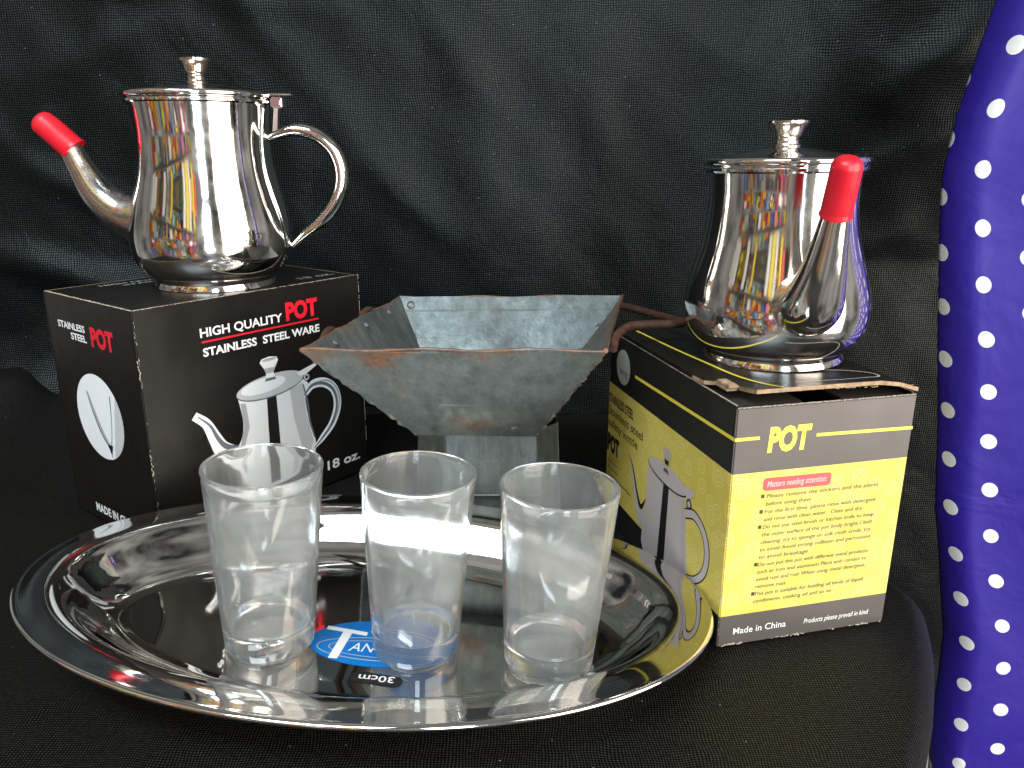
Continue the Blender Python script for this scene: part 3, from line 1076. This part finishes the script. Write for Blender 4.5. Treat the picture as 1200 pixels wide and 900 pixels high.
potB = make_pot('steel_pot', (12.27, 36.78, TOPB + .25), azB, profB, 3.93 * .905, 8.62, 9.40, [(r * 1.08, z * .88) for r, z in KNOB],
                [(3.3, 3.1), (4.2, 3.1), (5.0, 3.5), (5.65, 4.55), (6.1, 5.7), (6.45, 6.8), (6.65, 7.3)], [1.3, 1.30, 1.20, .92, .70, .54, .47],
                [(6.48, 6.95), (6.7, 7.55), (6.95, 8.2), (7.15, 8.78)], .57,
                [(3.4, 7.1, .22), (4.0, 7.3, .26), (5.1, 7.5, .34), (6.4, 7.2, .38), (7.3, 6.4, .40), (7.6, 5.2, .40), (7.2, 4.0, .38), (6.2, 3.0, .34), (5.2, 2.4, .26), (4.3, 1.85, .16)],
                spout_steel, footB)
potB.rotation_euler = (Matrix.Rotation(R(-1.3), 3, 'Y') @ Matrix.Rotation(azB, 3, 'Z')).to_euler()
tag(potB, 'steel pot with its red-capped spout pointing forward, standing on the yellow box', 'pot')

# ------------------------------------------------------------------ tray
TILT, PSI = R(2.5), R(-3.64)
Ry = Matrix.Rotation(TILT, 3, 'Y')
Rz = Matrix.Rotation(PSI, 3, 'Z')
RT = Ry @ Rz
T = empty('oval_tray', (-6.272, 30.371, .50))
T.rotation_euler = RT.to_euler()
tag(T, 'oval polished steel tray with a wide mirror rim, holding the glasses', 'tray')
TO = Vector((-6.272, 30.371, .50))


def tray_pt(x, y, z):
    return TO + RT @ Vector((x, y, z))


TA, TB = 14.63, 8.79
# (offset inwards from the outer edge, height)
tprof = [(.10, 1.80), (.02, 1.86), (-.02, 1.94), (.02, 2.02), (.12, 2.06)]
tprof += spline([(.22, 2.05), (.8, 2.06), (1.3, 2.02), (1.65, 1.88), (2.0, 1.55), (2.35, 1.13), (2.75, .70), (3.2, .34), (3.6, .13), (4.0, .025), (4.2, .0)], 6)
tprof += [(4.8, .0), (5.6, .0), (6.6, .0), (7.6, .0), (8.3, .0)]
seg = 220
verts, faces = [], []
und = [(o, z - .09) for o, z in reversed(tprof[4:])]
full = tprof + [(8.3, -.09)] + und
full = tprof + und
for o, z in full:
    for k in range(seg):
        a = 2 * math.pi * k / seg
        # constant-width rim: offset along the ellipse normal
        nxv, nyv = TB * math.cos(a), TA * math.sin(a)
        l = math.hypot(nxv, nyv)
        if o <= 4.2:
            x, y = TA * math.cos(a) - o * nxv / l, TB * math.sin(a) - o * nyv / l
        else:
            x0, y0 = TA * math.cos(a) - 4.2 * nxv / l, TB * math.sin(a) - 4.2 * nyv / l
            kk = 1 - (o - 4.2) / 4.1
            x, y = x0 * kk, y0 * kk
        verts.append((x, y, z))
n = len(full)
for i in range(n - 1):
    for k in range(seg):
        faces.append((i * seg + k, i * seg + (k + 1) % seg, (i + 1) * seg + (k + 1) % seg, (i + 1) * seg + k))
for k in range(seg):
    faces.append(((n - 1) * seg + k, (n - 1) * seg + (k + 1) % seg, (k + 1) % seg, k))
dish = build('dish', verts, faces, tray_steel, T)
bm = bmesh.new()
bm.from_mesh(dish.data)
bmesh.ops.remove_doubles(bm, verts=bm.verts, dist=2e-5)
bm.to_mesh(dish.data)
bm.free()
sharp(dish, 60)
# stickers on the tray floor
def flat(name, parent, pts, color, z):
    return build(name, [(x, y, z) for x, y in pts], [tuple(range(len(pts)))], ink[color], parent)


SX, SY = .75, -1.32
stk = flat('sticker', T, ellipse(SX, SY, 2.85, 1.58, 60), 'blue', .012)


def ring(parent, cx, cy, rx, ry, wd, color, z, n=60):
    o, i_ = ellipse(cx, cy, rx, ry, n), ellipse(cx, cy, rx - wd, ry - wd, n)
    v = [(x, y, z) for x, y in o] + [(x, y, z) for x, y in i_]
    f = [(k, (k + 1) % n, n + (k + 1) % n, n + k) for k in range(n)]
    return build('print', v, f, ink[color], parent)


ring(stk, SX + .1, SY - .42, 2.55, .78, .05, 'dullwhite', .018)
ring(stk, SX + .15, SY - .42, 2.1, .56, .04, 'dullwhite', .018)
flat('print', stk, [(-1.6, -.35), (.2, -.62), (.2, -.88), (-.45, -.78), (-.62, -2.55), (-1.0, -2.55), (-.85, -.72), (-1.6, -.62)], 'white', .022)


def floor_text(parent, txt, x0, x1, y, cap, color, z, flip=False, bold=0.0, shear=0.0):
    me = text_mesh(txt, bold, shear)
    xs = [q.co.x for q in me.vertices]
    a, b = min(xs), max(xs)
    k = (x1 - x0) / (b - a)
    ky = cap / cap_height()
    for q in me.vertices:
        X, Y = x0 + (q.co.x - a) * k, y + q.co.y * ky
        if flip:
            X, Y = x0 + x1 - X, 2 * y - Y
        q.co = Vector((X, Y, z)) * C
    me.materials.clear()
    me.materials.append(ink[color])
    o = bpy.data.objects.new('lettering', me)
    col.objects.link(o)
    o.parent = parent
    return o


floor_text(stk, 'AN', -.32, .75, -1.98, .58, 'white', .022, shear=.2)
lb = []
for cx, a0 in ((1.95, -90), (.5, 90)):
    for k in range(13):
        a = R(a0 + 15 * k)
        lb.append((cx + .34 * math.cos(a), -3.62 - .10 * (cx - 1.2) + .34 * math.sin(a)))
lab = flat('label', T, lb, 'black', .012)
floor_text(lab, '30cm', .52, 1.95, -3.42, .36, 'white', .02, True, .01)

# ------------------------------------------------------------------ glasses
def make_glass(x, y, label, rim_r, base_r, h, rotz):
    o_ = [(.001, 0), (base_r - .16, 0), (base_r - .05, .03), (base_r, .12), (base_r + .02, .5)]
    n_ = 14
    for i in range(1, n_ + 1):
        t = i / n_
        o_.append((base_r + .02 + (rim_r - base_r - .02) * (t ** .95), .5 + (h - .62) * t))
    th_ = .17
    o_ += [(rim_r + .015, h - .09), (rim_r + .0, h - .03), (rim_r - .07, h), (rim_r - .14, h - .025), (rim_r - .175, h - .09)]
    for i in range(n_, 0, -1):
        t = i / n_
        if .5 + (h - .62) * t < 1.35:
            continue
        o_.append((base_r + .02 + (rim_r - base_r - .02) * (t ** .95) - th_, .5 + (h - .62) * t))
    ri = o_[-1][0]
    o_ += [(ri - .06, 1.10), (ri - .2, .98), (ri - .5, .93), (.001, .90)]
    G = lathe('drinking_glass', o_, glass, None, 96)
    G.location = tray_pt(x, y, .004) * C
    G.rotation_euler = (RT @ Matrix.Rotation(rotz, 3, 'Z')).to_euler()
    return tag(G, label, 'glass', 'empty glasses on the tray')


make_glass(-3.70, -1.62, 'empty clear drinking glass on the tray, in front of the black box', 2.31, 1.81, 7.9, .3)
make_glass(2.38, -1.29, 'empty clear drinking glass in the middle, standing over the blue sticker', 2.26, 1.77, 7.9, 1.4)
make_glass(7.92, -1.36, 'empty clear drinking glass on the tray, next to the yellow box', 2.32, 1.83, 7.8, 2.9)

# ------------------------------------------------------------------ galvanised hopper on a pedestal
H = empty('metal_hopper', (-1.5, 43, 0))
tag(H, 'old galvanised sheet metal hopper with rusty edges on a pedestal behind the glasses', 'hopper')
HO = Vector((-1.5, 43, 0))


def q_(p):
    return tuple(Vector(p) - HO)


FL, FRc, BRc, BL = (-9.68, 35.48, 11.5), (4.20, 34.75, 11.7), (6.93, 49.96, 11.4), (-7.16, 50.2, 11.2)
fl, frc, brc, bll = (-5.0, 39.44, 6.0), (1.26, 39.25, 6.0), (1.95, 45.6, 5.9), (-4.4, 45.7, 5.9)


def sheet(name, a, b, c, d, material, parent, thick=.10, nx=18, nz=10, dent=.08, seed=0, rag=0.0):
    """sheet metal panel: a,b lower edge, c,d upper edge (c above b)"""
    rs = random.Random(seed)
    a, b, c, d = [Vector(p) for p in (a, b, c, d)]
    nrm = (b - a).cross(d - a).normalized()
    v, f = [], []
    ph = [rs.uniform(0, 6) for _ in range(4)]
    for layer in (0, 1):
        for j in range(nz + 1):
            t = j / nz
            for i in range(nx + 1):
                s_ = i / nx
                p = (a.lerp(b, s_)).lerp(d.lerp(c, s_), t)
                w_ = math.sin(s_ * math.pi) * math.sin(t * math.pi)
                dn = dent * (math.sin(s_ * 7 + ph[0]) * math.sin(t * 5 + ph[1]) + .6 * math.sin(s_ * 13 + ph[2] + t * 4)) * w_
                if j == nz:
                    p = p + Vector((0, 0, 1)) * rag * math.sin(s_ * 9 + ph[3]) * math.sin(s_ * math.pi)
                v.append(tuple(p + nrm * (dn + layer * thick)))
    W = nx + 1
    o_ = (nz + 1) * W
    for j in range(nz):
        for i in range(nx):
            k = j * W + i
            f.append((k, k + W, k + W + 1, k + 1))
            f.append((k + o_, k + o_ + 1, k + o_ + W + 1, k + o_ + W))
    for i in range(nx):
        f.append((i, i + 1, i + 1 + o_, i + o_))
        k = nz * W + i
        f.append((k, k + o_, k + o_ + 1, k + 1))
    for j in range(nz):
        k = j * W
        f.append((k, k + o_, k + o_ + W, k + W))
        k = j * W + nx
        f.append((k, k + W, k + o_ + W, k + o_))
    ob = build(name, v, f, material, parent)
    return sharp(ob, 40)


def seam(p, q, rad, material, parent, name, seed, n=26, rag=.06):
    rs = random.Random(seed)
    p, q = Vector(p), Vector(q)
    pts, rads = [], []
    for i in range(n + 1):
        t = i / n
        pts.append(p.lerp(q, t) + Vector((rs.uniform(-rag, rag), rs.uniform(-rag, rag), rs.uniform(-rag, rag))) * (1 if 0 < i < n else 0))
        rads.append(rad * rs.uniform(.6, 1.35))
    return tube(name, pts, rads, material, parent, 8)


wf = sheet('wall', q_(fl), q_(frc), q_(FRc), q_(FL), zinc_old, H, .09, seed=1, rag=.08)
wb = sheet('wall', q_(bll), q_(brc), q_(BRc), q_(BL), zinc_sheet, H, .09, seed=2, rag=.05)
wl = sheet('wall', q_(fl), q_(bll), q_(BL), q_(FL), zinc_sheet, H, .09, seed=3, rag=.1)
wr = sheet('wall', q_(frc), q_(brc), q_(BRc), q_(FRc), rust_edge, H, .09, seed=4, rag=.1)
sheet('hopper_floor', q_(fl), q_(frc), q_(brc), q_(bll), zinc_sheet, H, .09, seed=5, dent=.02)
# folded hems along the rim, and lapped seams down the corners
def hem(p, q, name, parent, seed, inset=.0):
    rs = random.Random(seed)
    P_, Q_ = Vector(q_(p)), Vector(q_(q))
    pts = [P_.lerp(Q_, i / 24) + Vector((0, 0, .05 * math.sin(i * .7 + seed))) for i in range(25)]
    return tube(name, pts, [.075 * rs.uniform(.7, 1.3) for _ in pts], rust_edge, parent, 10, flat=[1.0] * 25)


hem(FL, FRc, 'hem', wf, 1)
hem(BL, BRc, 'hem', wb, 2)
hem(FL, BL, 'hem', wl, 3)
hem(FRc, BRc, 'hem', wr, 4)
seam(q_(fl), q_(FL), .10, zinc_old, H, 'seam', 5)
seam(q_(frc), q_(FRc), .11, rust_edge, H, 'seam', 6, 60, .07)
seam(q_(bll), q_(BL), .09, zinc_sheet, H, 'seam', 7)
seam(q_(brc), q_(BRc), .13, rust_edge, H, 'seam', 8)
# a rolled crease across the back wall under the rim
pb_, pa_ = Vector(q_(BRc)).lerp(Vector(q_(brc)), .14), Vector(q_(BL)).lerp(Vector(q_(bll)), .14)
tube('crease', [pa_.lerp(pb_, i / 10) + Vector((0, -.04, .02)) for i in range(11)], [.07] * 11, zinc_sheet, wb, 10)
pa_, pb_ = Vector(q_(FL)).lerp(Vector(q_(fl)), .62), Vector(q_(FRc)).lerp(Vector(q_(frc)), .62)
tube('crease', [pa_.lerp(pb_, .06 + .88 * i / 10) + Vector((0, -.02, 0)) for i in range(11)], [.06] * 11, zinc_old, wf, 10)
# rivets
def rivet(p, nrm, parent, rad=.22):
    nrm = Vector(nrm).normalized()
    p = Vector(p)
    return tube('rivet', [p - nrm * .05, p + nrm * .05, p + nrm * .10, p + nrm * .13], [rad, rad, rad * .75, rad * .3], zinc_old, parent, 14)


fn = -(Vector(frc) - Vector(fl)).cross(Vector(FL) - Vector(fl)).normalized()
if fn.y > 0:
    fn = -fn
pr = Vector(fl).lerp(Vector(frc), .80).lerp(Vector(FL).lerp(Vector(FRc), .80), .10)
rivet(Vector(q_(pr)) + fn * .03, fn, wf, .26)
bn = Vector((0, -1, .75)).normalized()
pr = Vector(BL).lerp(Vector(bll), .08) + Vector((.55, 0, 0))
rivet(Vector(q_(pr)) + Vector((0, -.12, .05)), bn, wb, .26)
ln_ = Vector((.8, 0, .75)).normalized()
for t in (.20, .52, .80):
    pr = Vector(FL).lerp(Vector(BL), t).lerp(Vector(fl).lerp(Vector(bll), t), .08)
    rivet(Vector(q_(pr)) + ln_ * .10, ln_, wl, .20)
# rod handles
hp = [(4.75, 36.6, 11.3), (5.05, 37.6, 11.75), (5.8, 38.5, 12.0), (7.0, 38.95, 12.0), (8.2, 39.3, 11.95), (8.62, 39.75, 11.9), (8.5, 40.6, 11.85), (7.6, 43.1, 11.7), (6.85, 45.0, 11.6), (6.45, 46.2, 11.5)]
tube('handle', [q_(p) for p in spline(hp, 6)], [.21] * (6 * 9 + 1), rust_rod, H, 14)
lv = Vector((-.95, .3, 0))
hpL = []
for t, o_, z in ((.20, .1, -.9), (.22, .35, -.5), (.27, .45, -.12), (.33, .5, -.14), (.42, .5, -.9), (.5, .5, -1.1), (.57, .5, -.9), (.64, .48, -.10), (.72, .4, -.12), (.78, .1, -.9)):
    hpL.append(Vector(FL).lerp(Vector(BL), t) + lv * o_ + Vector((0, 0, z)))
tube('handle', [q_(p) for p in spline([tuple(p) for p in hpL], 6)], [.22] * (6 * 9 + 1), rust_rod, H, 14)
# pedestal: chamfered sheet metal foot, slightly flared
zt_, zb_ = 5.93, .0
def ring_at(k):
    e = .30 * k
    return [(-5.05 - e, 41.5), (-3.55 - e * .5, 40.25 - e), (1.35 + e * .5, 40.25 - e), (2.45 + e, 41.5), (2.45 + e, 46.4 + e), (-5.05 - e, 46.4 + e)]
top_, bot_ = ring_at(0), ring_at(1)
ped = empty('pedestal', (0, 0, 0))
ped.parent = H
for k in range(6):
    a, b = k, (k + 1) % 6
    inset = .28 if k == 1 else 0
    A0, B0, B1, A1 = bot_[a], bot_[b], top_[b], top_[a]
    yo = Vector((0, inset, 0))
    sheet('foot_panel', Vector(q_((*A0, zb_))) + yo, Vector(q_((*B0, zb_))) + yo, Vector(q_((*B1, zt_))) + yo, Vector(q_((*A1, zt_))) + yo,
          zinc_old if k in (0, 2, 3) else zinc_sheet, ped, .08, 10, 8, .05, 20 + k)
tube('crease', [q_((-3.5 + 4.8 * i / 8, 40.27 - .20, 2.2)) for i in range(9)], [.08] * 9, zinc_sheet, ped, 10)

# ------------------------------------------------------------------ the goods opposite, seen only as reflections in the steel
rs = random.Random(11)
cols = [(.62, .05, .04), (.75, .38, .03), (.80, .62, .04), (.85, .83, .78), (.82, .80, .75), (.06, .18, .45), (.05, .30, .12), (.55, .06, .25), (.70, .24, .03), (.62, .58, .50), (.10, .10, .11), (.35, .45, .55)]
gm = [mat('package_%d' % i, c, .5) for i, c in enumerate(cols)]
board_m = mat('shelf_board', (.30, .28, .25), .6)
shelf_v, shelf_f, gv, gf, gmi = [], [], [], [], []


def addbox(V_, F_, c, ax, sx, sy, sz):
    k = len(V_)
    ay = Vector((-ax.y, ax.x, 0))
    for dz in (0, sz):
        for dx, dy in ((-.5, -.5), (.5, -.5), (.5, .5), (-.5, .5)):
            V_.append(tuple(c + ax * dx * sx + ay * dy * sy + Vector((0, 0, dz))))
    F_ += [(k + 3, k + 2, k + 1, k), (k + 4, k + 5, k + 6, k + 7), (k, k + 1, k + 5, k + 4), (k + 1, k + 2, k + 6, k + 5), (k + 2, k + 3, k + 7, k + 6), (k + 3, k, k + 4, k + 7)]
    return 6


p0, p1 = Vector((-150, 5, 0)), Vector((-25, -135, 0))
axd = (p1 - p0).normalized()
ayd = Vector((-axd.y, axd.x, 0))
ln = (p1 - p0).length
for lev in range(7):
    z = -50 + lev * 24
    addbox(shelf_v, shelf_f, (p0 + p1) / 2 + Vector((0, 0, z - 1)), axd, ln, 20, .8)
    x = 0
    while x < ln - 6:
        w_ = rs.uniform(2.5, 11)
        n_ = rs.choice((1, 1, 2, 3, 4))
        zz = z
        k = rs.randrange(len(cols))
        for q in range(n_):
            h_ = rs.uniform(14, 23) / n_
            if rs.random() < .4:
                k = rs.randrange(len(cols))
            a_ = rs.uniform(-.25, .25)
            ax_ = axd * math.cos(a_) + ayd * math.sin(a_)
            for _ in range(addbox(gv, gf, p0 + axd * (x + w_ / 2) + ayd * rs.uniform(-4, 4) + Vector((0, 0, zz)), ax_, w_ * rs.uniform(.75, 1.0), rs.uniform(6, 18), h_)):
                gmi.append(k)
            zz += h_
        x += w_ + (rs.uniform(1, 4) if rs.random() < .2 else 0)
# long rolls and sleeves hung from the top rail
x = 0
while x < ln:
    k = rs.choice((0, 1, 2, 2, 3, 4, 4, 3, 9, 8))
    w_ = rs.uniform(4, 12)
    ll = rs.uniform(35, 75)
    for _ in range(addbox(gv, gf, p0 + axd * x + ayd * 16 + Vector((0, 0, 118 - ll)), axd, w_, 4, ll)):
        gmi.append(k)
    x += w_ + rs.uniform(.5, 6)
for xx in (0, ln):
    addbox(shelf_v, shelf_f, p0 + axd * xx + Vector((0, 0, -60)), axd, 2, 21, 190)
sh = build('shop_shelving', shelf_v, shelf_f, board_m)
sh['kind'] = 'structure'
sh['label'] = 'shelving opposite the display, mirrored in the steel'
gd = build('shelf_goods', gv, gf, None, None, False, None, gm, gmi)
gd['kind'] = 'stuff'
gd['label'] = 'colourful packages on the shelving, mirrored in the steel pots'
